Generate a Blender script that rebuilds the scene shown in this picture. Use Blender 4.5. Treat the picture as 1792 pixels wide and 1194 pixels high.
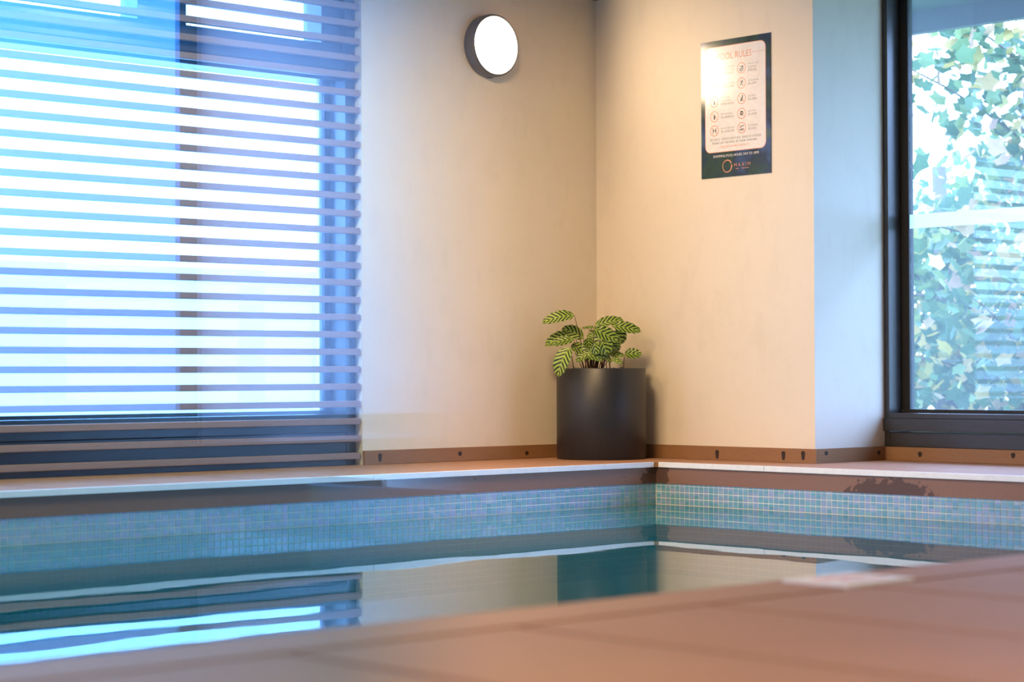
import bpy, bmesh, math, random
from mathutils import Vector, Matrix
random.seed(7)
for o in list(bpy.data.objects): bpy.data.objects.remove(o, do_unlink=True)
SC = bpy.context.scene
COL = SC.collection

# ---------------------------------------------------------------- camera
FPX, YAW, PITCH, ROLL = 3658.53, math.radians(42.76097), math.radians(0.9292), math.radians(-0.20929)
CAM = Vector((-7.22609, -6.81286, 0.41554))
FW = Vector((math.sin(YAW)*math.cos(PITCH), math.cos(YAW)*math.cos(PITCH), math.sin(PITCH)))
_r = Vector((math.cos(YAW), -math.sin(YAW), 0)); _u = _r.cross(FW)
RT = _r*math.cos(ROLL) + _u*math.sin(ROLL)
UP = -_r*math.sin(ROLL) + _u*math.cos(ROLL)
def ray(x, y): return FW + RT*((x-896)/FPX) - UP*((y-597)/FPX)
def at(x, y, ax, v):
    d = ray(x, y); return CAM + d*((v-CAM[ax])/d[ax])
def atd(x, y, depth): return CAM + ray(x, y)*depth
cd = bpy.data.cameras.new('camera'); cam = bpy.data.objects.new('camera', cd); COL.objects.link(cam)
cam.matrix_world = Matrix(((RT.x, UP.x, -FW.x, CAM.x), (RT.y, UP.y, -FW.y, CAM.y), (RT.z, UP.z, -FW.z, CAM.z), (0, 0, 0, 1)))
cd.sensor_fit = 'HORIZONTAL'; cd.sensor_width = 36; cd.lens = FPX/1792*36
cd.clip_start = 0.01; cd.clip_end = 200
cd.dof.use_dof = True; cd.dof.focus_distance = 10.15; cd.dof.aperture_fstop = 2.8
SC.camera = cam

# ---------------------------------------------------------------- sky, exposure
W = bpy.data.worlds.new('sky'); SC.world = W; W.use_nodes = True
bg = W.node_tree.nodes['Background']
bg.inputs[0].default_value = (0.37, 0.555, 1.0, 1); bg.inputs[1].default_value = 10.5
SC.view_settings.view_transform = 'Standard'; SC.view_settings.look = 'None'
SC.view_settings.gamma = 1; SC.view_settings.use_curve_mapping = False
SC.view_settings.exposure = 0.5
WARM = (1.0, 0.68, 0.35)
P_LAMP, P_ADDED = 50.0, 66.0
def portal(loc, rot, sx, sy):
    l = bpy.data.lights.new('daylight_portal', 'AREA'); l.shape = 'RECTANGLE'; l.size = sx; l.size_y = sy
    l.cycles.is_portal = True
    o = bpy.data.objects.new('daylight_portal', l); COL.objects.link(o); o.location = loc; o.rotation_euler = rot
    return o
portal((-3.4, 1.02, 1.2), (-math.pi/2, 0, 0), 4.6, 2.2)
portal((-11.0, 1.02, 1.2), (-math.pi/2, 0, 0), 5.6, 2.2)
portal((1.10, -2.9, 1.25), (0, math.pi/2, 0), 2.2, 4.5)

# ---------------------------------------------------------------- helpers
def mesh_obj(name, bm, mat=None, parent=None, smooth=False):
    me = bpy.data.meshes.new(name); bm.to_mesh(me); bm.free()
    if smooth:
        for p in me.polygons: p.use_smooth = True
    if mat: me.materials.append(mat)
    o = bpy.data.objects.new(name, me); COL.objects.link(o)
    if parent: o.parent = parent
    return o
def inst(name, src, parent=None, loc=None):
    o = bpy.data.objects.new(name, src); COL.objects.link(o)
    if parent: o.parent = parent
    if loc is not None: o.location = loc
    return o
def empty(name, loc=(0, 0, 0)):
    o = bpy.data.objects.new(name, None); COL.objects.link(o); o.location = loc; o.empty_display_size = .05
    return o
def tag(o, label=None, cat=None, group=None, kind=None):
    if label: o['label'] = label
    if cat: o['category'] = cat
    if group: o['group'] = group
    if kind: o['kind'] = kind
    return o
def add_box(bm, x0, x1, y0, y1, z0, z1, bev=0):
    x0, x1 = min(x0, x1), max(x0, x1); y0, y1 = min(y0, y1), max(y0, y1); z0, z1 = min(z0, z1), max(z0, z1)
    r = bmesh.ops.create_cube(bm, size=1)
    M = Matrix.Translation(((x0+x1)/2, (y0+y1)/2, (z0+z1)/2)) @ Matrix.Diagonal((x1-x0, y1-y0, z1-z0, 1))
    bmesh.ops.transform(bm, matrix=M, verts=r['verts'])
    if bev:
        es = list({e for v in r['verts'] for e in v.link_edges})
        bmesh.ops.bevel(bm, geom=es, offset=bev, segments=2, affect='EDGES', profile=.6)
def box(name, x0, x1, y0, y1, z0, z1, mat, parent=None, bev=0):
    bm = bmesh.new(); add_box(bm, x0, x1, y0, y1, z0, z1, bev)
    o = mesh_obj(name, bm, mat, parent)
    if parent: o.location = -parent.location
    return o
def prism(bm, pts, axis_n, thick, f):
    """polygon pts (2d) mapped by f(a,b,off) and thickened"""
    lo = [bm.verts.new(f(a, b, 0)) for a, b in pts]; hi = [bm.verts.new(f(a, b, thick)) for a, b in pts]
    bm.faces.new(hi); bm.faces.new(lo[::-1])
    n = len(pts)
    for i in range(n):
        bm.faces.new((lo[i], lo[(i+1) % n], hi[(i+1) % n], hi[i]))
def lathe(bm, prof, segs=48, M=None):
    rings = []
    for r, z in prof:
        if r < 1e-6: rings.append([bm.verts.new((0, 0, z))])
        else: rings.append([bm.verts.new((r*math.cos(2*math.pi*i/segs), r*math.sin(2*math.pi*i/segs), z)) for i in range(segs)])
    vs = [v for g in rings for v in g]
    for a, b in zip(rings, rings[1:]):
        for i in range(segs):
            j = (i+1) % segs
            if len(a) == 1 and len(b) == 1: continue
            if len(a) == 1: bm.faces.new((a[0], b[i], b[j]))
            elif len(b) == 1: bm.faces.new((a[i], a[j], b[0]))
            else: bm.faces.new((a[i], a[j], b[j], b[i]))
    if M is not None: bmesh.ops.transform(bm, matrix=M, verts=vs)
    bmesh.ops.recalc_face_normals(bm, faces=bm.faces)
def tube(bm, pts, radii, segs=6):
    rings = []
    for i, p in enumerate(pts):
        t = (pts[min(i+1, len(pts)-1)] - pts[max(i-1, 0)]).normalized()
        a = t.cross(Vector((0.31, 0.2, 1)) if abs(t.z) < .9 else Vector((1, 0, 0))).normalized(); b = t.cross(a)
        rings.append([bm.verts.new(p + (a*math.cos(2*math.pi*k/segs) + b*math.sin(2*math.pi*k/segs))*radii[i]) for k in range(segs)])
    for a, b in zip(rings, rings[1:]):
        for k in range(segs): bm.faces.new((a[k], a[(k+1) % segs], b[(k+1) % segs], b[k]))
    bm.faces.new(rings[0][::-1]); bm.faces.new(rings[-1])

# ---------------------------------------------------------------- materials
class N:
    def __init__(s, name):
        s.m = bpy.data.materials.new(name); s.m.use_nodes = True; s.t = s.m.node_tree
        s.b = s.t.nodes['Principled BSDF']; s.out = s.t.nodes['Material Output']
    def n(s, typ, **k):
        nd = s.t.nodes.new(typ)
        for a, v in k.items(): setattr(nd, a, v)
        return nd
    def l(s, a, b): s.t.links.new(a, b)
    def pos(s, scale=(1, 1, 1), obj=False):
        m = s.n('ShaderNodeMapping'); m.inputs['Scale'].default_value = scale
        if obj: s.l(s.n('ShaderNodeTexCoord').outputs['Object'], m.inputs[0])
        else: s.l(s.n('ShaderNodeNewGeometry').outputs['Position'], m.inputs[0])
        return m.outputs[0]
    def noise(s, vec, scale, detail=4, rough=.55):
        t = s.n('ShaderNodeTexNoise'); t.inputs['Scale'].default_value = scale; t.inputs['Detail'].default_value = detail
        t.inputs['Roughness'].default_value = rough; s.l(vec, t.inputs['Vector']); return t.outputs['Fac']
    def ramp(s, fac, stops):
        r = s.n('ShaderNodeValToRGB'); e = r.color_ramp.elements
        while len(e) < len(stops): e.new(.5)
        for q, (p, c) in zip(e, stops): q.position = p; q.color = tuple(c)+(1,) if len(c) == 3 else c
        s.l(fac, r.inputs[0]); return r.outputs[0]
    def mix(s, fac, a, b, blend='MIX'):
        m = s.n('ShaderNodeMix', data_type='RGBA', blend_type=blend)
        for inp, v in ((m.inputs[0], fac), (m.inputs[6], a), (m.inputs[7], b)):
            if isinstance(v, (int, float)): inp.default_value = v
            elif isinstance(v, tuple): inp.default_value = v+(1,) if len(v) == 3 else v
            else: s.l(v, inp)
        return m.outputs[2]
    def math(s, op, a, b=None, c=None):
        m = s.n('ShaderNodeMath', operation=op)
        for i, v in enumerate((a, b, c)):
            if v is None: continue
            if isinstance(v, (int, float)): m.inputs[i].default_value = v
            else: s.l(v, m.inputs[i])
        return m.outputs[0]
    def bump(s, h, strength=.3, dist=.01):
        b = s.n('ShaderNodeBump'); b.inputs['Strength'].default_value = strength; b.inputs['Distance'].default_value = dist
        s.l(h, b.inputs['Height']); return b.outputs[0]
    def setb(s, col=None, rough=None, metal=None, spec=None, normal=None, coat=None):
        B = s.b
        if col is not None:
            if isinstance(col, tuple): B.inputs['Base Color'].default_value = col+(1,)
            else: s.l(col, B.inputs['Base Color'])
        if rough is not None:
            if isinstance(rough, (int, float)): B.inputs['Roughness'].default_value = rough
            else: s.l(rough, B.inputs['Roughness'])
        if metal is not None: B.inputs['Metallic'].default_value = metal
        if spec is not None: B.inputs['Specular IOR Level'].default_value = spec
        if coat is not None: B.inputs['Coat Weight'].default_value = coat; B.inputs['Coat Roughness'].default_value = .05
        if normal is not None: s.l(normal, B.inputs['Normal'])
        return s.m
def plain(name, col, rough=.5, metal=0, spec=.5):
    k = N(name); p = k.pos((1, 1, 1)); f = k.noise(p, 40, 3)
    c = k.mix(f, tuple(x*.9 for x in col), tuple(min(1, x*1.1) for x in col))
    return k.setb(c, rough, metal, spec)
def m_plaster():
    k = N('cream_plaster'); p = k.pos((1, 1, 1.6))
    f = k.noise(p, 1.6, 5, .6); g = k.noise(k.pos((1, 1, .5)), 9, 5, .65)
    c = k.mix(f, (.79, .715, .595), (.86, .79, .67)); c = k.mix(k.ramp(g, [(.52, (0, 0, 0)), (.72, (.35, .35, .35))]), c, (.72, .65, .54))
    return k.setb(c, .62, 0, .35, k.bump(k.noise(k.pos(), 22, 6), .08, .01))
def m_wood(name, a, b, stretch, scale=30, rough=.5, spec=.4):
    k = N(name); p = k.pos(stretch)
    f = k.noise(p, scale, 6, .65); g = k.noise(k.pos(), 2.2, 3)
    c = k.mix(f, a, b); c = k.mix(k.math('MULTIPLY', g, .35), c, tuple(x*.6 for x in a))
    return k.setb(c, rough, 0, spec, k.bump(f, .15, .002))
def m_coping():
    k = N('brown_coping_board'); f = k.noise(k.pos(), 160, 4, .7)
    c = k.mix(f, (.19, .10, .072), (.31, .172, .127))
    g = k.noise(k.pos((1, 1, 2.6)), 2.1, 6, .62)
    # wet stains: ragged dark patches, the biggest in the corner of the pool
    pos = k.n('ShaderNodeNewGeometry').outputs['Position']
    d = k.n('ShaderNodeVectorMath', operation='DISTANCE'); k.l(pos, d.inputs[0]); d.inputs[1].default_value = (0, 0, -.075)
    e = k.n('ShaderNodeVectorMath', operation='DISTANCE'); k.l(pos, e.inputs[0]); e.inputs[1].default_value = (0, -1.36*.42, -.15)
    es = k.n('ShaderNodeVectorMath', operation='MULTIPLY'); k.l(pos, es.inputs[0]); es.inputs[1].default_value = (1, .42, 1.3); k.l(es.outputs[0], e.inputs[0])
    hn = k.noise(k.pos(), 15, 5, .55)
    s1 = k.math('LESS_THAN', k.math('ADD', d.outputs['Value'], k.math('MULTIPLY', hn, .16)), .165)
    s2 = k.math('LESS_THAN', k.math('ADD', e.outputs['Value'], k.math('MULTIPLY', hn, .17)), .185)
    st = k.math('GREATER_THAN', g, .66)
    m = k.math('MAXIMUM', k.math('MAXIMUM', s1, s2), st)
    c = k.mix(k.math('MULTIPLY', m, .72), c, (.045, .024, .022))
    return k.setb(c, .55, 0, .4, k.bump(f, .2, .002))
def m_tile():
    k = N('iridescent_mosaic_tile')
    p = k.pos((1/.03, 1/.03, 1/.03)); sn = k.n('ShaderNodeVectorMath', operation='FLOOR'); k.l(p, sn.inputs[0])
    wn = k.n('ShaderNodeTexWhiteNoise', noise_dimensions='3D'); k.l(sn.outputs[0], wn.inputs['Vector'])
    c = k.ramp(wn.outputs['Value'], [(0, (.07, .33, .48)), (.25, (.13, .40, .57)), (.5, (.18, .37, .62)), (.72, (.30, .39, .70)), (.88, (.10, .44, .56)), (1, (.36, .50, .70))])
    f = k.noise(k.pos(), 220, 3, .6); c = k.mix(k.math('MULTIPLY', f, .5), c, (.24, .46, .64))
    k.setb(c, .16, 0, .9, k.bump(k.noise(k.pos(), 110, 4), .6, .003), coat=.6)
    k.b.inputs['Sheen Weight'].default_value = 0
    k.b.inputs['Thin Film Thickness'].default_value = 420; k.b.inputs['Thin Film IOR'].default_value = 1.6
    return k.m
def m_water():
    k = N('pool_water')
    p = k.pos((1, 1, 1)); n1 = k.noise(p, 1.7, 1, .3); n2 = k.noise(p, 7, 2, .5)
    h = k.math('ADD', k.math('MULTIPLY', n1, 1.0), k.math('MULTIPLY', n2, .10))
    nb = k.bump(h, 1.0, .0011)
    t = k.t; t.nodes.remove(k.b)
    fr = k.n('ShaderNodeFresnel'); fr.inputs['IOR'].default_value = 1.40; k.l(nb, fr.inputs['Normal'])
    gl = k.n('ShaderNodeBsdfGlossy'); gl.inputs['Roughness'].default_value = .0; gl.inputs['Color'].default_value = (.95, .98, 1, 1); k.l(nb, gl.inputs['Normal'])
    tr = k.n('ShaderNodeBsdfTransparent'); tr.inputs[0].default_value = (.40, .80, .84, 1)
    df = k.n('ShaderNodeBsdfDiffuse'); df.inputs[0].default_value = (.008, .19, .27, 1)
    mx = k.n('ShaderNodeMixShader'); mx.inputs[0].default_value = .6; k.l(tr.outputs[0], mx.inputs[1]); k.l(df.outputs[0], mx.inputs[2])
    m2 = k.n('ShaderNodeMixShader'); k.l(fr.outputs[0], m2.inputs[0]); k.l(mx.outputs[0], m2.inputs[1]); k.l(gl.outputs[0], m2.inputs[2])
    k.l(m2.outputs[0], k.out.inputs[0]); return k.m
def m_glass(name, tint, refl=1.0, haze=0.0, hazecol=(.8, .9, 1)):
    k = N(name); k.t.nodes.remove(k.b)
    lw = k.n('ShaderNodeLayerWeight'); lw.inputs[0].default_value = .5      # Schlick reflectance, the same from both faces
    sch = k.math('ADD', k.math('MULTIPLY', k.math('POWER', lw.outputs['Facing'], 5.0), .96), .04)
    gl = k.n('ShaderNodeBsdfGlossy'); gl.inputs['Roughness'].default_value = .0; gl.inputs['Color'].default_value = (.9, .97, 1, 1)
    tr = k.n('ShaderNodeBsdfTransparent'); tr.inputs[0].default_value = tint+(1,)
    a = tr.outputs[0]
    if haze:
        df = k.n('ShaderNodeBsdfTranslucent'); df.inputs[0].default_value = hazecol+(1,)
        mh = k.n('ShaderNodeMixShader'); mh.inputs[0].default_value = haze; k.l(a, mh.inputs[1]); k.l(df.outputs[0], mh.inputs[2]); a = mh.outputs[0]
    m2 = k.n('ShaderNodeMixShader'); k.l(k.math('MULTIPLY', sch, refl), m2.inputs[0]); k.l(a, m2.inputs[1]); k.l(gl.outputs[0], m2.inputs[2])
    k.l(m2.outputs[0], k.out.inputs[0]); return k.m
def m_emit(name, col, s):
    k = N(name); k.t.nodes.remove(k.b); e = k.n('ShaderNodeEmission'); e.inputs[0].default_value = col+(1,); e.inputs[1].default_value = s
    k.l(e.outputs[0], k.out.inputs[0]); return k.m
def m_zebra():
    k = N('zebra_striped_leaf'); uv = k.n('ShaderNodeUVMap'); sep = k.n('ShaderNodeSeparateXYZ'); k.l(uv.outputs[0], sep.inputs[0])
    u, v = sep.outputs[0], k.math('ABSOLUTE', k.math('SUBTRACT', k.math('MULTIPLY', sep.outputs[1], 2), 1))
    wob = k.math('MULTIPLY', k.noise(k.pos(), 45, 2), .8)
    ph = k.math('ADD', k.math('MULTIPLY', k.math('SUBTRACT', u, k.math('MULTIPLY', v, .22)), 46), wob)
    s = k.math('SINE', ph)
    fac = k.ramp(k.math('ADD', k.math('MULTIPLY', s, .5), .5), [(.46, (0, 0, 0)), (.62, (1, 1, 1))])
    rim = k.math('GREATER_THAN', v, .93); mid = k.math('LESS_THAN', v, .05)
    oi = k.n('ShaderNodeObjectInfo').outputs['Random']
    light = k.mix(oi, (.30, .44, .06), (.42, .56, .11))
    c = k.mix(fac, (.012, .040, .010), light)
    c = k.mix(rim, c, (.10, .20, .03)); c = k.mix(mid, c, (.30, .42, .10))
    bf = k.n('ShaderNodeNewGeometry').outputs['Backfacing']
    c = k.mix(k.math('MULTIPLY', bf, .5), c, (.20, .10, .07))
    return k.setb(c, .38, 0, .5)
M = {}
M['plaster'] = m_plaster()
M['ceiling'] = m_wood('dark_timber_ceiling', (.07, .045, .03), (.13, .085, .06), (1, 6, 1), 6)
M['slat'] = m_wood('timber_slat', (.26, .155, .125), (.42, .275, .225), (.6, 8, 8), 26, .45)
M['deck'] = m_wood('timber_deck', (.355, .19, .122), (.46, .26, .175), (7, .5, 1), 18, .62, .25)
M['deckx'] = m_wood('timber_deck_border', (.365, .195, .125), (.47, .265, .18), (.5, 7, 1), 18, .6, .28)
M['skirt'] = m_wood('timber_skirting', (.25, .122, .055), (.43, .24, .12), (2, 2, 22), 14, .55, .25)
M['coping'] = m_coping()
M['trim'] = plain('white_edge_trim', (.84, .88, .97), .3)
M['grout'] = plain('pale_grout', (.80, .80, .70), .8)
M['tile'] = m_tile(); M['water'] = m_water()
M['basin'] = plain('pool_basin', (.16, .42, .46), .5)
M['frame'] = plain('dark_aluminium_frame', (.04, .037, .036), .25, 0, .6)
M['gasket'] = plain('black_rubber', (.012, .012, .013), .6)
M['glass'] = m_glass('window_glass', (.94, .98, .985), .8, .05)
M['screen'] = m_glass('glass_screen', (.69, .865, .96), 1.55)
M['tinted'] = m_glass('blue_tinted_glass', (.40, .66, .84), .8)  # tint put in to turn the daylight mirrored in the screen blue
M['frost'] = m_glass('frosted_film', (.35, .38, .38), .5, .75, (.95, 1, 1))
M['under'] = plain('dark_substructure', (.03, .025, .02), .9)  # very dark even colour for the base under the boards
M['lampbody'] = plain('grey_lamp_body', (.13, .14, .165), .4, 0)
M['lampglow'] = m_emit('lit_diffuser', (1.0, .74, .47), P_LAMP)
M['pot'] = None

# ---------------------------------------------------------------- setting
WA, WB = .79, .40          # wall faces (origin = inner corner of the pool edge, deck at z 0)
CEIL, RV, XW = 2.345, -.637, .925
NEAR = -4.085; LEFT = -14.0; BACK = -9.8; ZW = -.1985
S = lambda o: tag(o, kind='structure')
fl = S(empty('floor'))
# wall with the slatted window, built round its openings
S(box('wall_left', -1.143, WB, WA, WA+.35, -.3, CEIL, M['plaster']))
S(box('wall_left_middle', -8.1, -5.9, WA, WA+.35, -.3, CEIL, M['plaster']))
S(box('wall_left_end', LEFT-.2, -13.8, WA, WA+.35, -.3, CEIL, M['plaster']))
S(box('wall_right', WB, XW+.2, RV, WA+.35, -.3, CEIL, M['plaster']))
S(box('wall_right_end', XW, XW+.2, BACK, -5.3, -.3, CEIL, M['plaster']))
S(box('wall_back', LEFT-.2, XW+.2, BACK-.2, BACK, -.3, CEIL+.25, M['plaster']))
S(box('wall_side', LEFT-.2, LEFT, BACK, WA, -.3, CEIL+.25, M['plaster']))
S(box('ceiling', LEFT-.2, XW+.25, BACK-.2, WA+.35, CEIL, CEIL+.12, M['ceiling']))

# pool basin
PL = -12.0
S(box('floor_pool', PL-.1, .3, NEAR-.3, .3, -1.5, -1.4, M['basin']))
gA = S(box('wall_pool_left', PL, .02, .0056, .12, -1.4, -.0995, M['grout']))
gB = S(box('wall_pool_right', .0056, .12, NEAR, .0056, -1.4, -.0995, M['grout']))
S(box('wall_pool_near', PL, .12, NEAR-.12, NEAR-.008, -1.4, -.03, M['basin']))
S(box('wall_pool_far', PL-.12, PL, NEAR-.12, .12, -1.4, -.03, M['basin']))
PT = .03
def tile_mesh(face):
    bm = bmesh.new(); h = (PT-.0032)/2
    if face == 'A': add_box(bm, -h, h, 0, .006, -h, h, .0012)
    else: add_box(bm, 0, .006, -h, h, -h, h, .0012)
    me = bpy.data.meshes.new('tile'); bm.to_mesh(me); bm.free(); me.materials.append(M['tile']); return me
tA, tB = tile_mesh('A'), tile_mesh('B')
for row in range(3):
    z = ZW + PT*(row+.5) + .001
    for i in range(100): inst('tile', tA, gA, (-PT*(i+.5)+.003, .004, z))
    for i in range(56): inst('tile', tB, gB, (.004, -PT*(i+.5)+.003, z))
bm = bmesh.new(); bm2 = bmesh.new(); h = (PT-.0032)/2
zt0, zt1 = ZW+3*PT+.002, -.1
for i in range(340):                       # the cut row under the coping, the rows under water, the far run
    x = -PT*(i+.5)+.003
    add_box(bm, x-h, x+h, .004, .010, zt0, zt1)
    for row in range(1, 12 if i < 140 else 3): z = ZW-PT*(row-.5)+.001; add_box(bm, x-h, x+h, .004, .010, z-h, z+h)
    if i >= 100:
        for row in range(3): z = ZW+PT*(row+.5)+.001; add_box(bm, x-h, x+h, .004, .010, z-h, z+h)
for i in range(135):
    y = -PT*(i+.5)+.003
    add_box(bm2, .004, .010, y-h, y+h, zt0, zt1)
    for row in range(1, 12 if i < 90 else 3): z = ZW-PT*(row-.5)+.001; add_box(bm2, .004, .010, y-h, y+h, z-h, z+h)
    if i >= 56:
        for row in range(3): z = ZW+PT*(row+.5)+.001; add_box(bm2, .004, .010, y-h, y+h, z-h, z+h)
tag(mesh_obj('tile_rows', bm, M['tile'], gA), kind='stuff')
tag(mesh_obj('tile_rows', bm2, M['tile'], gB), kind='stuff')
# water
bm = bmesh.new(); bmesh.ops.create_grid(bm, x_segments=2, y_segments=2, size=.5)
bmesh.ops.transform(bm, matrix=Matrix.Translation(((PL+.004)/2, (NEAR+.004)/2, ZW)) @ Matrix.Diagonal((-PL+.0, -NEAR-.0, 1, 1)), verts=bm.verts)
tag(mesh_obj('pool_water', bm, M['water']), 'still teal pool water mirroring the walls and window slats', 'water', kind='stuff')

# coping: brown board under a white edge trim
cA = S(box('trim_1', PL, .02, .002, .14, -.0995, -.0245, M['coping']))
cB = S(box('trim_2', .002, .14, NEAR, .002, -.0995, -.0245, M['coping']))
wt = S(empty('trim_3'))
xj = at(652, 835, 1, 0).x; yj = at(1338, 817, 0, 0).y
for a, b in ((PL, xj-.001), (xj+.001, -.02)): box('edge_strip', a, b, -.006, .012, -.0235, .001, M['trim'], wt, .0015)
for a, b in ((NEAR, yj-.001), (yj+.001, -.02)): box('edge_strip', -.006, .012, a, b, -.0235, .001, M['trim'], wt, .0015)
bm = bmesh.new(); prism(bm, [(-.022, .01), (-.022, .002), (.002, -.022), (.01, -.022), (.014, .014)], 2, .0245, lambda a, b, o: (a, b, -.0235+o))
mesh_obj('corner_block', bm, M['skirt'], wt)
box('edge_strip', PL, 1.0, NEAR-.012, NEAR+.004, -.024, 0.0, M['deckx'], wt, .002)

# decking, every board a piece
box('substructure', PL-.5, .0, .13, WA+.17, -.20, -.028, M['under'], fl)
box('substructure', .13, XW+.02, BACK, WA+.17, -.20, -.028, M['under'], fl)
box('substructure', LEFT, .13, BACK, NEAR-.13, -.25, -.040, M['under'], fl)
BP, GAP = .47, .018
x = -2.726
while x > -9.5: x -= BP
while x < -.02:
    x0, x1 = x+GAP/4, min(x+BP-GAP/4, .0)
    box('board', x0, x1, .011, WA+.06, -.027, -.0005, M['deck'], fl, .002); x += BP
box('board', .0, WB, .016, WA, -.027, -.0005, M['deckx'], fl, .002)
y = -.002
while y > NEAR:
    box('board', .013, XW, max(y-BP+GAP/4, NEAR), y, -.027, -.0005, M['deckx'], fl, .002); y -= BP
BY = -4.272
xs = [-12.93+BP*i for i in range(30)]
box('board', LEFT, -3.99, BY+GAP/2, NEAR-.011, -.04, 0, M['deckx'], fl, .004)
box('board', -3.76, XW, BY+GAP/2, NEAR-.011, -.04, 0, M['deckx'], fl, .004)
box('board', -3.985, -3.765, BY+GAP/2, NEAR-.011, -.04, -.004, M['deckx'], fl, .003)
for k in range(29):
    x0 = -4.404-BP*16+BP*k
    if x0+BP < XW: box('board', x0+GAP/2, x0+BP-GAP/2, BACK, BY-GAP/2, -.04, 0, M['deck'], fl, .004)

# skirting boards with screws
sk = S(empty('baseboard_left')); sh = .066
box('board', -1.143, WB-.018, WA-.018, WA, 0, sh, M['skirt'], sk, .002)
sk2 = S(empty('baseboard_right'))
box('board', WB-.018, WB, RV-.018, WA-.0185, 0, sh, M['skirt'], sk2, .001)
box('board', WB+.0005, XW-.019, RV-.018, RV, 0, sh, M['skirt'], sk2, .001)
box('board', XW-.018, XW+.03, -5.3, RV, 0, sh-.002, M['skirt'], sk2, .002)
M['screw'] = plain('rusty_screw_hole', (.028, .014, .009), .7)
def screw(px, py, ax, val, par, hgt=.03):
    c = at(px, py, ax, val)
    bm = bmesh.new(); pts = []
    for i in range(14):
        a = 2*math.pi*i/14; pts.append((.012*math.cos(a), .009*math.sin(a) - (hgt if math.sin(a) < -.1 else 0)))
    ori = [(p[0]*(.75 if p[1] < -.01 else 1), p[1]) for p in pts]
    f = (lambda a, b, o: (c.x+a, c.y-o+.0005, c.z+b)) if ax == 1 else (lambda a, b, o: (c.x-o+.0005, c.y-a, c.z+b))
    prism(bm, ori, ax, .0012, f); bmesh.ops.recalc_face_normals(bm, faces=bm.faces)
    mesh_obj('screw', bm, M['screw'], par)
for q in ((665, 797), (805, 793.5)): screw(*q, 1, WA-.018, sk, .022 if q[0] < 700 else .004)
screw(922, 793, 1, WA-.018, sk, .002)
for q in ((1255, 791), (1371, 793), (1405.5, 793)): screw(*q, 0, WB-.018, sk2, .025)
screw(1446, 793, 1, RV-.018, sk2, .003); screw(1538, 792, 1, RV-.018, sk2, .003)
for q in ((1610, 794), (1773, 796)): screw(*q, 0, XW-.018, sk2, .008)

# ---------------------------------------------------------------- left windows
def window_left(name, xr, xl, mull, up, transom=True):
    w = S(empty(name)); yf, yg = WA+.05, WA+.18; F = M['frame']
    zb, zt0, zt1, zh = .245, 1.785, 1.955, CEIL
    if not transom: zt0 = zh-.06
    box('frame_jamb', xr-.057, xr, yf, yg+.06, 0, zh, F, w, .002); box('frame_jamb', xl, xl+.057, yf, yg+.06, 0, zh, F, w, .002)
    box('sill_rail', xl+.057, xr-.057, yf-.012, yg+.05, .15, zb-.008, F, w, .003)
    box('sill_upstand', xl+.057, xr-.057, yf, yg+.05, -.05, .15, F, w, .003)
    box('sill_bead', xl+.057, xr-.057, yg-.03, yg+.02, zb-.008, zb+.008, F, w, .002)
    if transom:
        box('transom', xl+.057, xr-.057, yf+.02, yg+.05, zt0, zt1, F, w, .003)
        box('transom_rail', xl+.057, xr-.057, yf, yf+.02, zt0+.05, zt1-.05, F, w, .003)
    box('head_rail', xl+.057, xr-.057, yf, yg+.05, zh-.06, zh, F, w)
    box('gasket', xr-.089, xr-.057, yg-.012, yg+.03, zb, zt0, M['gasket'], w); box('gasket', xl+.057, xl+.089, yg-.012, yg+.03, zb, zt0, M['gasket'], w)
    es = [xr-.089]+mull+[xl+.089]
    mw = .04 if transom else .016
    for m in mull: box('mullion', m-mw, m+mw, yf+.01, yg+.05, zb, zt0, F, w, .003)
    for a, b in zip(es, es[1:]):
        box('pane', b+(mw if b in mull else 0), a-(mw if a in mull else 0), yg, yg+.01, zb, zt0, M['glass'] if transom or b < -12.5 else M['tinted'], w)
    if not transom: return w
    prev = xr-.057
    for a, b in up:
        box('sash_stile', a, prev, yf+.03, yg+.04, zt1, zh-.06, F, w, .003); prev = b
        box('pane', b, a, yg, yg+.01, zt1, zh-.06, M['glass'], w)
    box('sash_stile', xl+.057, prev, yf+.03, yg+.04, zt1, zh-.06, F, w, .003)
    return w
window_left('window_1', -1.143, -5.9, [-3.65], [(-1.315, -2.06), (-2.31, -3.5), (-3.75, -5.7)])
w2 = window_left('unseen_window_2', -8.1, -13.8, [-10.0, -12.06], [], False)  # unseen window, added and glazed for its reflection in the glass screen
def m_blind():
    k = N('added_white_blind'); k.t.nodes.remove(k.b); f = k.noise(k.pos((40, 1, 40)), 30, 2); c = k.mix(f, (.80, .82, .92), (.88, .90, .98))
    a = k.n('ShaderNodeBsdfDiffuse'); b = k.n('ShaderNodeBsdfTranslucent'); k.l(c, a.inputs[0]); k.l(c, b.inputs[0])
    m = k.n('ShaderNodeMixShader'); m.inputs[0].default_value = .75; k.l(a.outputs[0], m.inputs[1]); k.l(b.outputs[0], m.inputs[2]); k.l(m.outputs[0], k.out.inputs[0]); return k.m
M['blind'] = m_blind()
box('added_roller_blind', -13.72, -12.03, WA+.036, WA+.038, .12, CEIL-.02, M['blind'], w2)  # added unseen blind, dims the window light mirrored in the glass screen

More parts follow.
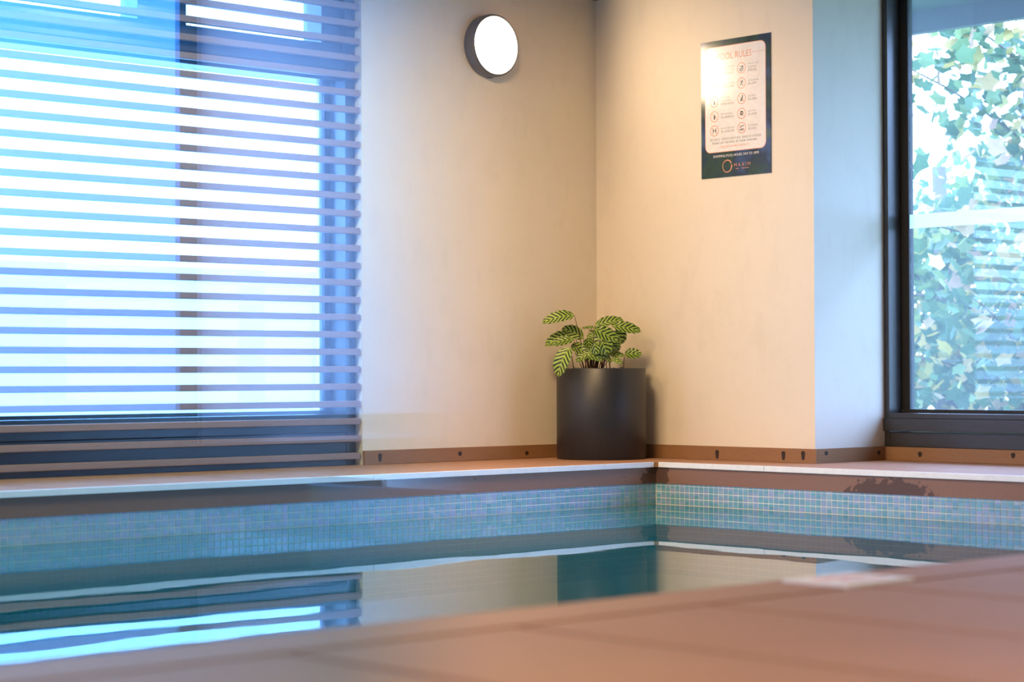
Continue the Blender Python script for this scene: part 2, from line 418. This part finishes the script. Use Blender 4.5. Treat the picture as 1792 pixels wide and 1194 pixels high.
# timber slat screen in front of window_1
ss = tag(empty('slat_screen', (-3.5, WA, 0)), 'screen of horizontal brown timber slats across the left window', 'slat screen')
bm = bmesh.new(); add_box(bm, -5.9+3.5+.006, -1.145+3.5-.006, .002, .034, -.015, .015, .004)
sm = bpy.data.meshes.new('slat'); bm.to_mesh(sm); bm.free(); sm.materials.append(M['slat'])
for i in range(29): inst('slat', sm, ss, (0, 0, .0425+.0803*i))
for xx in (-4.5, -5.7): box('upright', xx-.015, xx+.015, WA+.034, WA+.049, 0, CEIL, M['frame'], ss)

# ---------------------------------------------------------------- right window
w = S(empty('window_3')); F = M['frame']; XG = XW+.11
box('frame_jamb', XW, XG+.06, RV-.03, RV, .064, CEIL, F, w, .002)
box('gasket', XG-.008, XG+.03, RV-.075, RV-.03, .24, CEIL, M['gasket'], w)
box('sill_upstand', XW+.004, XG+.05, -5.3, RV, .064, .135, F, w, .003)
box('sill_rail', XW-.012, XG+.05, -5.3, RV+.012, .14, .20, F, w, .003)
box('sill_ledge', XW+.002, XG+.05, -5.3, RV, .20, .226, F, w, .003)
box('sill_bead', XG-.02, XG+.03, -5.3, RV-.03, .226, .243, M['gasket'], w)
box('head_rail', XW, XG+.05, -5.3, RV, CEIL-.05, CEIL, F, w)
box('mullion', XW, XG+.05, -2.75, -2.67, .226, CEIL, F, w, .003); box('frame_jamb', XW, XG+.06, -5.3, -5.24, .064, CEIL, F, w)
for a, b in ((-2.67, RV-.075), (-5.24, -2.75)):
    p = box('pane', XG, XG+.01, a, b, .24, CEIL-.05, M['glass'], w)
    z0, z1 = at(1692, 394, 0, XG).z, at(1692, 368.8, 0, XG).z
    box('frosted_band', XG-.0015, XG-.0003, a, b, z0, z1, M['frost'], w)

# ---------------------------------------------------------------- round wall lamp and added unseen ceiling lamps
def round_lamp(loc, label):
    t = tag(empty('wall_lamp', loc), label, 'wall lamp')
    Rm = Matrix.Rotation(math.pi/2, 4, 'X')            # local z -> -y (into the room)
    bm = bmesh.new(); lathe(bm, [(0, 0), (.150, 0), (.1535, .006), (.1535, .052), (.151, .066), (.146, .071), (.141, .070), (.139, .064), (0, .064)], 64, Rm)
    mesh_obj('housing', bm, M['lampbody'], t, True)
    bm = bmesh.new(); lathe(bm, [(.1388, .0645), (.137, .070), (.12, .074), (.07, .077), (0, .078)], 64, Rm)
    mesh_obj('diffuser', bm, M['lampglow'], t, True)
    bm = bmesh.new(); add_box(bm, -.012, .012, -.03, -.01, -.158, -.150, .002); mesh_obj('clip', bm, M['lampbody'], t)
    return t
lc = at(852, 82, 1, WA)
round_lamp(lc, 'round grey wall lamp with a glowing white face near the corner')
M['down'] = m_emit('added_lamp_lens', WARM, P_ADDED)
M['added_ring'] = plain('white_added_lamp_ring', (.8, .8, .8), .4)
for k, (dx, dy) in enumerate(((-1.75, -.55), (-3.7, -.55), (-5.7, -.55), (-8.2, -5.0), (-9.0, -.55), (-5.3, -6.5))):  # unseen lamps added to warm the walls and the near deck
    t = tag(empty('added_ceiling_lamp', (dx, dy, CEIL)), 'added unseen flat round warm ceiling lamp brightening the pool hall', 'ceiling lamp', 'added ceiling lamps')
    bm = bmesh.new(); lathe(bm, [(.28, 0), (.31, 0), (.31, -.010), (.285, -.014), (.28, -.002)], 32); mesh_obj('ring', bm, M['added_ring'], t, True)
    bm = bmesh.new(); lathe(bm, [(0, -.003), (.28, -.003)], 32)
    for f in bm.faces:
        if f.normal.z > 0: f.normal_flip()
    mesh_obj('lens', bm, M['down'], t)

# ---------------------------------------------------------------- pool rules sign
SY0, SY1, SZ0, SZ1 = .058, -.384, 1.3705, 2.037
SWID, SHGT = SY0-SY1, SZ1-SZ0
sg = tag(empty('pool_rules_sign', (WB, (SY0+SY1)/2, SZ0)), 'glossy dark blue pool rules sign with white card on the wall', 'sign')
def m_signback():
    k = N('sign_printed_backdrop'); f = k.noise(k.pos((1, 1, 1.0)), 5.5, 3, .5); g = k.noise(k.pos((1, 2, 1)), 3.2, 2)
    c = k.ramp(f, [(.28, (.008, .02, .03)), (.42, (.02, .07, .06)), (.52, (.012, .035, .085)), (.62, (.04, .10, .26)), (.75, (.12, .20, .12))])
    c = k.mix(k.math('MULTIPLY', g, .4), c, (.01, .03, .05))
    return k.setb(c, .17, 0, .6)
def sgloss(name, col): return plain(name, col, .17, 0, .6)
M['signback'] = m_signback(); M['card'] = sgloss('sign_card_white', (.84, .83, .84)); M['rose'] = sgloss('sign_rose_print', (.72, .30, .20))
M['dark'] = sgloss('sign_dark_print', (.05, .05, .06)); M['grey'] = sgloss('sign_grey_print', (.30, .29, .29)); M['wht'] = sgloss('sign_white_print', (.85, .87, .9)); M['copper'] = sgloss('sign_copper_print', (.62, .30, .17))
SO = sg.location.copy()
def sp(u, v, o): return Vector((WB-.0005-o, SY0-u*SWID, SZ1-v*SHGT)) - SO      # u right, v down (0..1)
def spm(a, b, o, u, v): q = sp(u, v, o); return Vector((q.x, q.y-a, q.z+b))     # metres from (u, v)
def spoly(name, pts, off, th, mat, par=sg):
    bm = bmesh.new(); prism(bm, pts, 0, th, lambda a, b, o: sp(a, b, off+o)); bmesh.ops.recalc_face_normals(bm, faces=bm.faces)
    return mesh_obj(name, bm, mat, par)
def rrect(u0, u1, v0, v1, rad):
    pts = []; ru, rv = rad/SWID, rad/SHGT
    for cu, cv, a0 in ((u1-ru, v0+rv, -90), (u1-ru, v1-rv, 0), (u0+ru, v1-rv, 90), (u0+ru, v0+rv, 180)):
        for i in range(7): a = math.radians(a0+15*i); pts.append((cu+ru*math.cos(a), cv+rv*math.sin(a)))
    return pts
spoly('panel', [(0, 0), (1, 0), (1, 1), (0, 1)], 0, .004, M['signback'])
spoly('card_border', rrect(.058, .935, .044, .818, .033), .004, .0003, M['rose'])
spoly('card', rrect(.064, .929, .048, .814, .031), .0043, .0003, M['card'])
def text(s, u0, u1, v, mat, name='lettering', par=sg, hscale=1.0):
    c = bpy.data.curves.new('t', 'FONT'); c.body = s; c.size = 1; c.resolution_u = 2
    o = bpy.data.objects.new('t', c); COL.objects.link(o)
    bpy.context.view_layer.update()
    me = bpy.data.meshes.new_from_object(o.evaluated_get(bpy.context.evaluated_depsgraph_get()))
    bpy.data.objects.remove(o); bpy.data.curves.remove(c)
    xs = [q.co.x for q in me.vertices]; ys = [q.co.y for q in me.vertices]
    if not xs: return None
    sc = (u1-u0)*SWID/(max(xs)-min(xs)); cy = (min(ys)+max(ys))/2
    for q in me.vertices:
        a, b = (q.co.x-min(xs))*sc, (q.co.y-cy)*sc*hscale
        q.co = spm(a, b, .00475, u0, v)
    me.name = name; me.materials.clear(); me.materials.append(mat)
    ob = bpy.data.objects.new(name, me); COL.objects.link(ob); ob.parent = par
    return ob
text('POOL RULES', .245, .735, .121, M['rose'], 'title', hscale=1.15)
spoly('rule_line', [(.755, .1195), (.929, .1195), (.929, .1215), (.755, .1215)], .0046, .0002, M['rose'])
spoly('rule_line', [(.064, .1195), (.225, .1195), (.225, .1215), (.064, .1215)], .0046, .0002, M['rose'])
ROWS = [.224, .333, .445, .553, .657]
def ring(u, v, r0, r1, mat, name, off=.0046, par=sg, a0=0, a1=360, wob=0):
    bm = bmesh.new(); n = 40; vs = []
    for i in range(n+1):
        a = math.radians(a0+(a1-a0)*i/n); ri = r0+wob*math.sin(a*.5)
        vs.append((bm.verts.new(spm(r1*math.cos(a), r1*math.sin(a), off+.0002, u, v)), bm.verts.new(spm(ri*math.cos(a), ri*math.sin(a), off+.0002, u, v))))
    for p, q in zip(vs, vs[1:]): bm.faces.new((p[0], q[0], q[1], p[1]))
    bmesh.ops.recalc_face_normals(bm, faces=bm.faces)
    return mesh_obj(name, bm, mat, par)
def pict(u, v, polys, par):
    bm = bmesh.new()
    for pl in polys:
        vs = [bm.verts.new(spm(a*.001, b*.001, .0048, u, v)) for a, b in pl]; bm.faces.new(vs)
    return mesh_obj('pictogram', bm, M['dark'], par)
def disc(x, y, r): return [(x+r*math.cos(i*math.pi/5), y+r*math.sin(i*math.pi/5)) for i in range(10)]
def bar(x0, y0, x1, y1, w):
    L = math.hypot(x1-x0, y1-y0); nx, ny = -(y1-y0)/L*w/2, (x1-x0)/L*w/2
    return [(x0+nx, y0+ny), (x0-nx, y0-ny), (x1-nx, y1-ny), (x1+nx, y1+ny)]
P = {
 'shower': [disc(0, 4, 3), bar(0, 0, 0, -14, 5), bar(-8, 12, 8, 12, 3), bar(-5, 10, -5, 6, 1.5), bar(5, 10, 5, 6, 1.5)],
 'toilet': [disc(-5, 9, 3), bar(-5, 5, -5, -12, 6), disc(6, 9, 3), bar(6, 5, 6, -12, 6)],
 'glass': [bar(0, 14, 0, 2, 3), bar(0, 2, 0, -14, 7)],
 'drink': [bar(-1, 15, -1, 6, 3), bar(-1, 6, -1, -14, 7), bar(4, 2, 8, -6, 5)],
 'rough': [disc(-9, 9, 3), bar(-9, 5, -7, -5, 5), bar(-9, 3, -1, 6, 2.5), bar(-7, -4, -11, -13, 3), disc(9, 9, 3), bar(9, 5, 7, -5, 5), bar(9, 3, 1, 0, 2.5), bar(7, -4, 11, -13, 3)],
 'child': [disc(7, 9, 3.5), bar(-11, 10, -4, 8, 3), bar(-2, 4, 12, 5, 4), bar(-14, -4, 14, -2, 3), bar(-13, -10, 13, -8, 3), bar(-9, -16, 9, -14, 3)],
 'run': [disc(6, 12, 3.5), bar(4, 8, -2, -2, 5), bar(4, 7, 12, 1, 2.5), bar(3, 6, -8, 8, 2.5), bar(-2, -2, 6, -6, 3), bar(6, -6, 4, -14, 3), bar(-2, -2, -11, -11, 3)],
 'pet': [bar(6, 14, 4, 2, 5), bar(4, 4, -4, -10, 8), bar(5, 0, 7, -13, 3), bar(-2, -12, -12, -11, 2.5), disc(7, 13, 3)],
 'food': [bar(-9, 7, 9, 7, 5), bar(-12, 0, 12, 0, 4), bar(-9, -6, 9, -6, 5), disc(0, 9, 4)],
 'dive': [bar(-9, 6, 8, 10, 3), bar(-6, 6, -12, 1, 2.5), disc(10, 10, 3), bar(-14, -7, 14, -5, 3), bar(-12, -12, 12, -10, 3)]}
L = [('shower', ['SHOWER BEFORE', 'ENTERING POOL', '入池前請淋浴'], 0), ('toilet', ['USE RESTROOMS', '請使用洗手間'], 0), ('glass', ['NO GLASS', 'CONTAINERS', '禁帶玻璃容器'], 1), ('drink', ['NO DRINKING', '禁止攜帶飲品'], 1), ('rough', ['NO ROUGH PLAY', '禁止追逐打鬧'], 1)]
R_ = [('child', ['WATCH YOUR', 'CHILDREN', '照看兒童'], 0), ('run', ['NO RUNNING', '禁止奔跑'], 1), ('pet', ['NO PETS', '禁止寵物'], 1), ('food', ['NO FOOD', '禁止飲食'], 1), ('dive', ['NO DIVING', '禁止跳水'], 1)]
for cu, tu, rows in ((.196, .29, L), (.59, .682, R_)):
    for v, (ic, lines, ban) in zip(ROWS, rows):
        rg = ring(cu, v, .0235, .0268, M['rose'], 'icon_ring')
        pict(cu, v, P[ic], rg)
        if ban:
            bm = bmesh.new(); bm.faces.new([bm.verts.new(spm(a*.001, b*.001, .0049, cu, v)) for a, b in bar(-17, 17, 17, -17, 2)]); mesh_obj('slash', bm, M['rose'], rg)
        n = len(lines); y0 = v-(n-1)*.0115
        for i, s in enumerate(lines):
            cj = ord(s[0]) > 255
            wd = len(s)*(.031 if cj else .0155)
            text(s, tu, tu+wd, y0+i*.023, M['grey'], 'rule_text')
text('請注意安全  請依照泳池告示使用  使用請自行承擔風險', .13, .865, .723, M['grey'], 'notice_text')
text('PLEASE USE THE POOL AT YOUR OWN RISK.', .165, .815, .749, M['dark'], 'notice_text')
text('NO LIFE GUARD ON DUTY', .29, .70, .779, M['rose'], 'notice_text')
text('SWIMMING POOL HOURS: 7AM TO 10PM', .175, .83, .846, M['wht'], 'hours_text', hscale=1.1)
ring(.38, .923, .0235, .0315, M['copper'], 'logo_ring', a0=25, a1=372, wob=.004)
text('M A X I M', .48, .71, .920, M['copper'], 'logo_text')
for a, b in ((.50, .545), (.585, .69)): spoly('logo_underline', [(a, .9455), (b, .9455), (b, .9495), (a, .9495)], .0046, .0002, M['copper'])

# ---------------------------------------------------------------- planter and zebra plant
PC = Vector((.130, .492, 0)); PR, PH = .2215, .447
def m_pot():
    k = N('charcoal_planter'); f = k.noise(k.pos(), 60, 5, .7); g = k.noise(k.pos(), 240, 2)
    c = k.mix(f, (.010, .013, .021), (.024, .027, .038)); c = k.mix(k.math('GREATER_THAN', g, .66), c, (.006, .006, .008))
    return k.setb(c, .42, 0, .6, k.bump(f, .15, .003))
M['pot'] = m_pot()
pt = tag(empty('planter', PC), 'dark charcoal cylindrical planter standing in the deck corner', 'planter')
bm = bmesh.new(); lathe(bm, [(0, 0), (PR-.004, 0), (PR, .004), (PR, PH-.003), (PR-.003, PH), (PR-.017, PH), (PR-.020, PH-.004), (PR-.020, PH-.05), (0, PH-.05)], 96)
mesh_obj('body', bm, M['pot'], pt, False)
for p in pt.children[0].data.polygons: p.use_smooth = abs(p.normal.z) < .3
bm = bmesh.new(); lathe(bm, [(0, PH-.03), (PR-.0205, PH-.03)], 48); mesh_obj('soil', bm, plain('dark_soil', (.03, .022, .015), .9), pt)
def m_moss():
    k = N('moss'); f = k.noise(k.pos(), 70, 4, .7)
    return k.setb(k.mix(f, (.02, .03, .01), (.11, .12, .04)), .9, 0, .2, k.bump(f, .8, .01))
bm = bmesh.new()
for i in range(46):
    a, r = random.uniform(0, 6.28), PR*.83*math.sqrt(random.random()); s = random.uniform(.014, .026)
    q = bmesh.ops.create_icosphere(bm, subdivisions=2, radius=s)
    for v_ in q['verts']: v_.co = v_.co*random.uniform(.85, 1.15); v_.co.z *= .7; v_.co += Vector((r*math.cos(a), r*math.sin(a), PH-.022+random.uniform(0, .012)))
    for v_ in q['verts']:
        rr = math.hypot(v_.co.x, v_.co.y)
        if rr > PR-.025: v_.co.x *= (PR-.025)/rr; v_.co.y *= (PR-.025)/rr
tag(mesh_obj('moss', bm, m_moss(), pt, True), kind='stuff')
PD = (PC-CAM).dot(FW)
pl = tag(empty('zebra_plant', PC+Vector((0, 0, PH-.03))), 'zebra plant with striped light and dark green leaves in the planter', 'plant')
M['leaf'] = m_zebra(); M['stem'] = plain('reddish_stem', (.10, .045, .03), .6)
def pc(x, y): return 940+x/8.53, 530+y/8.53
def leaf(bx, by, tx, ty, wd, dep=0.0, face=.5, bend=.12, stem=True, tipdep=0.0, sx=None, fold=.18):
    """base and tip in crop pixels, width in crop pixels, depth offset (m, + = towards the wall); face: how much the blade turns to the camera"""
    k = PD/FPX/8.53
    B = atd(*pc(bx, by), PD+dep); T = atd(*pc(tx, ty), PD+dep+tipdep)
    ax = T-B; L_ = ax.length; a = ax.normalized()
    side = a.cross(FW).normalized(); nrm = side.cross(a).normalized()
    if nrm.dot(FW) > 0: nrm = -nrm
    hw = wd*k*.56
    s2 = side*face + FW*math.sqrt(max(0, 1-face*face))*(1 if side.z > 0 else -1)
    s2.normalize(); hw = hw/max(face, .35)
    n2 = s2.cross(a).normalized()
    if n2.z < 0: n2 = -n2
    bm = bmesh.new(); uvl = bm.loops.layers.uv.new('UVMap'); NU, NV = 14, 6; g = []
    for i in range(NU+1):
        u = i/NU; wv = max(.03, math.sin(math.pi*min(1, u**.86))**.5) if 0 < u < 1 else .03
        row = []
        for j in range(NV+1):
            v = j/NV*2-1
            z = bend*L_*4*u*(1-u) + fold*hw*wv*abs(v) + .004*math.sin(u*30)*abs(v)
            row.append(bm.verts.new(B + ax*u + s2*(v*hw*wv) + n2*z))
        g.append(row)
    for i in range(NU):
        for j in range(NV):
            f = bm.faces.new((g[i][j], g[i+1][j], g[i+1][j+1], g[i][j+1]))
            for lp, (uu, vv) in zip(f.loops, ((i, j), (i+1, j), (i+1, j+1), (i, j+1))): lp[uvl].uv = (uu/NU*min(1.1, max(.42, L_/.16)), vv/NV)
    bmesh.ops.recalc_face_normals(bm, faces=bm.faces)
    if sum((f.normal.z - f.normal.dot(FW)*.6) for f in bm.faces) < 0: bmesh.ops.reverse_faces(bm, faces=bm.faces)
    o = mesh_obj('leaf', bm, M['leaf'], pl, True); o.location = -pl.location
    if stem:
        sxx = sx if sx is not None else (bx*.35+820*.65)
        G = atd(*pc(sxx, 960), PD+dep*.5); G.z = PH-.035
        bm = bmesh.new(); C_ = G.lerp(B, .6) + Vector((0, 0, .02)); pts = []
        for i in range(9):
            t = i/8; pts.append(G*(1-t)**2 + C_*2*t*(1-t) + B*t*t)
        tube(bm, pts, [.0026-.0012*i/8 for i in range(9)], 6)
        st = mesh_obj('stem', bm, M['stem'], pl, True); st.location = -pl.location
leaf(555, 190, 72, 305, 150, -.02, .8, .10, True, -.02, sx=760)                 # high left leaf
leaf(690, 530, 365, 385, 165, .05, .85, .12)
leaf(560, 500, 115, 640, 165, .03, .8, .14)
leaf(545, 545, 215, 630, 125, -.04, .8, .08)
leaf(485, 665, 310, 1105, 205, -.17, .85, .12, sx=560)                          # hangs over the rim
leaf(505, 640, 755, 765, 150, -.02, .8, .05)
leaf(865, 345, 1295, 262, 130, .02, .7, .07)                                    # top right
leaf(1125, 345, 1550, 430, 150, -.02, .85, .05)
leaf(850, 395, 1215, 575, 190, -.09, .9, .04)
leaf(1150, 425, 1290, 605, 215, .06, .9, .03)
leaf(960, 575, 1050, 780, 225, -.12, .95, .05)
leaf(850, 600, 885, 785, 130, -.15, .95, .04)
leaf(765, 530, 775, 675, 155, -.06, .95, .02)
leaf(745, 780, 585, 885, 110, -.09, .8, .12)
leaf(735, 775, 975, 870, 125, -.13, .8, .16)
leaf(1075, 775, 1305, 797, 85, -.04, .7, .05)
leaf(1105, 835, 1275, 910, 75, -.12, .8, .05)
leaf(1308, 765, 1565, 768, 140, .0, .85, .02, sx=1278)                          # small leaf alone at the right
leaf(1150, 580, 1200, 730, 125, .02, .9, .02)
leaf(880, 372, 665, 385, 40, .09, .5, .02)
leaf(880, 480, 740, 525, 95, .07, .8, .03)
leaf(955, 740, 1110, 895, 80, -.10, .8, .02)
leaf(880, 440, 770, 418, 34, .10, .6, .02)
leaf(930, 520, 830, 600, 150, .03, .9, .03)
leaf(900, 690, 1090, 780, 120, .02, .9, .05)
leaf(700, 720, 600, 800, 90, .03, .9, .03)
leaf(1000, 470, 880, 640, 190, .0, .9, .04)
leaf(1040, 600, 1180, 700, 170, -.03, .9, .05)
leaf(800, 640, 700, 760, 170, -.05, .85, .06)
leaf(930, 700, 1010, 850, 150, -.11, .9, .05)
leaf(820, 720, 730, 860, 130, -.07, .85, .06)
for i in range(14):                                                             # bare stems at the soil
    x = random.uniform(670, 1110); g_ = atd(*pc(x, 960), PD+random.uniform(-.06, .05)); g_.z = PH-.035
    e_ = atd(*pc(880+(x-880)*.8+random.uniform(-40, 40), random.uniform(640, 780)), (g_-CAM).dot(FW)+random.uniform(-.03, .03))
    bm = bmesh.new(); tube(bm, [g_, g_.lerp(e_, .5)+Vector((.004, .004, 0)), e_], [.0026, .002, .0015], 6)
    st = mesh_obj('stem', bm, M['stem'], pl, True); st.location = -pl.location

# ---------------------------------------------------------------- depth marker plate on the near deck
dm = tag(empty('marker_plate', (-3.875, -4.178, 0)), 'small white plate with faint red print set in the near deck edge', 'deck plate')
bm = bmesh.new(); add_box(bm, -.108, .108, -.086, .078, -.004, .004, .002); mesh_obj('plate', bm, plain('white_plate', (.90, .90, .92), .35), dm)
bm = bmesh.new()
for a in (-.05, 0, .05): add_box(bm, a-.012, a+.014, .0, .045, .004, .0046)
add_box(bm, -.07, .07, -.05, -.035, .004, .0046); mesh_obj('print', bm, plain('red_print', (.75, .30, .28), .4), dm)

# ---------------------------------------------------------------- frameless glass screen standing on the near deck
gx = CAM.x+.20; gy0 = CAM.y+.245
gs = tag(empty('glass_screen', (gx, gy0+.7, 0)), 'frameless clear glass screen panel standing on the near deck', 'glass screen')
bm = bmesh.new(); add_box(bm, -.006, .006, -.7, .7, .035, 1.25, .001); mesh_obj('pane', bm, M['screen'], gs)
M['steel'] = plain('brushed_steel', (.55, .55, .56), .3, 1)
for yy in (-.42, .42):
    bm = bmesh.new(); add_box(bm, -.05, .05, yy-.05, yy+.05, 0, .010, .003); add_box(bm, -.022, .022, yy-.025, yy+.025, .008, .13, .004)
    mesh_obj('spigot', bm, M['steel'], gs)

# ---------------------------------------------------------------- outside
S(box('floor_garden', XW+.2, 30, -25, 4.9, -.6, -.45, plain('lawn', (.10, .17, .04), .9)))
S(box('floor_terrace', -25, XW+.2, WA+.35, 20, -.35, -.2, plain('pale_paving', (.55, .55, .53), .8)))
gw = tag(box('courtyard_wall', -24, 6.0, 5.0, 5.2, -.2, 1.15, plain('grey_green_render', (.80, .82, .80), .8)), 'low pale green courtyard wall beyond the left window', 'garden wall')
# eaves over the right window
ev = tag(empty('roof_eave', (1.2, -3, CEIL)), 'dark blue grey roof eave outside the right window', 'eave')
M['eave'] = plain('eave_cladding', (.13, .16, .20), .6)
ze = at(1590, 61, 0, 2.3).z
box('soffit', XW+.2, 2.3, -9, 4, ze+.12, ze+.16, M['eave'], ev); box('fascia', 2.28, 2.34, -9, 4, ze, ze+.30, M['eave'], ev)
# plane trees with lobed leaves
def m_tree():
    k = N('plane_tree_leaf'); g = k.n('ShaderNodeAttribute', attribute_name='tone')
    c = k.ramp(g.outputs['Fac'], [(0, (.05, .12, .06)), (.35, (.11, .20, .09)), (.6, (.20, .27, .10)), (.8, (.52, .38, .10)), (1, (.44, .27, .18))])
    k.setb(c, .5, 0, .3)
    tl = k.n('ShaderNodeBsdfTranslucent'); k.l(c, tl.inputs[0])
    mx = k.n('ShaderNodeMixShader'); mx.inputs[0].default_value = .4; k.l(k.b.outputs[0], mx.inputs[1]); k.l(tl.outputs[0], mx.inputs[2]); k.l(mx.outputs[0], k.out.inputs[0])
    return k.m
M['tree'] = m_tree(); M['bark'] = m_wood('grey_bark', (.09, .075, .06), (.18, .15, .12), (1, 1, .3), 20, .9)
LOBE = []
for i in range(10):
    a = math.pi/2+2*math.pi*i/10; r = (1.0 if i == 0 else .92 if i in (2, 8) else .70) if i % 2 == 0 else .58
    LOBE.append((r*math.cos(a), r*math.sin(a)))
def leaf_geo(bm, P_, rot, s, lay, tone):
    c = bm.verts.new(P_ + rot @ Vector((0, 0, -.12*s))); vs = [bm.verts.new(P_ + rot @ Vector((a*s, b*s, 0))) for a, b in LOBE]
    for i in range(10):
        f = bm.faces.new((c, vs[i], vs[(i+1) % 10]))
    for v_ in [c]+vs: v_[lay] = tone
from mathutils import Euler
def rrot(): return Euler((random.uniform(-.9, .9)+math.pi/2*random.choice((0, 1)), random.uniform(-.9, .9), random.uniform(0, 6.28))).to_matrix()
def tree(loc, label, boughs, nstuff, nobj, spread, lo, hi):
    t = tag(empty('plane_tree', loc), label, 'tree', 'trees outside the right window'); O = Vector(loc)
    bm = bmesh.new(); tube(bm, [Vector((0, 0, 0)), Vector((.03, .02, 1.2)), Vector((-.02, .05, 2.6)), Vector((.02, 0, hi+.3))], [.10, .085, .06, .02], 10); mesh_obj('trunk', bm, M['bark'], t, True)
    twigs = []
    for b in range(boughs):
        z = lo+(hi-lo)*(b+.3)/boughs; a = b*2.4+random.uniform(-.3, .3); L_ = spread*random.uniform(.7, 1.1)
        p0 = Vector((0, 0, max(.6, z-.3))); p2 = Vector((L_*math.cos(a), L_*math.sin(a), z+random.uniform(-.1, .5))); p1 = (p0+p2)/2+Vector((0, 0, .18))
        bm = bmesh.new(); pts = [p0*(1-q)**2+p1*2*q*(1-q)+p2*q*q for q in [i/6 for i in range(7)]]
        tube(bm, pts, [.012-.0015*i for i in range(7)], 6); mesh_obj('branch', bm, M['bark'], t, True)
        twigs += [pts[i].lerp(pts[i+1], q) for i in range(1, 6) for q in (0, .33, .66)]
    def spot():
        q = random.choice(twigs); return q + Vector((random.gauss(0, .20), random.gauss(0, .20), random.gauss(-.05, .19)))
    bm = bmesh.new(); lay = bm.verts.layers.float.new('tone')
    for i in range(nstuff): leaf_geo(bm, spot(), rrot(), random.uniform(.045, .095), lay, random.random()**1.3)
    tag(mesh_obj('foliage', bm, M['tree'], t), kind='stuff')
    pool = []
    for k in range(8):
        bm = bmesh.new(); lay = bm.verts.layers.float.new('tone'); leaf_geo(bm, Vector(), Matrix.Identity(3), 1, lay, k/7)
        me = bpy.data.meshes.new('leaf'); bm.to_mesh(me); bm.free(); me.materials.append(M['tree']); pool.append(me)
    for i in range(nobj):
        o = inst('leaf', random.choice(pool), t, spot()); s = random.uniform(.06, .115); o.scale = (s, s, s); o.rotation_euler = rrot().to_euler()
tree((5.0, 1.15, -.45), 'leafy plane tree with yellowing leaves nearest the right window', 19, 2300, 230, 1.15, .4, 3.4)
tree((7.3, 3.55, -.45), 'lower bushy plane tree at the left edge of the right window', 13, 2200, 60, 1.05, .3, 2.2)
tree((10.6, 4.4, -.45), 'further green plane tree behind the other two trees', 16, 2200, 0, 1.5, .2, 2.9)
tree((6.0, -2.3, -.45), 'plane tree with open crown beyond the second bay of the right window', 15, 1800, 0, 1.3, .4, 3.2)
tree((9.2, -.2, -.45), 'plane tree standing back between the nearer trees', 14, 1500, 0, 1.4, .3, 2.9)
tree((8.0, -6.0, -.45), 'plane tree growing furthest from the pool corner', 14, 1500, 0, 1.4, .3, 3.2)
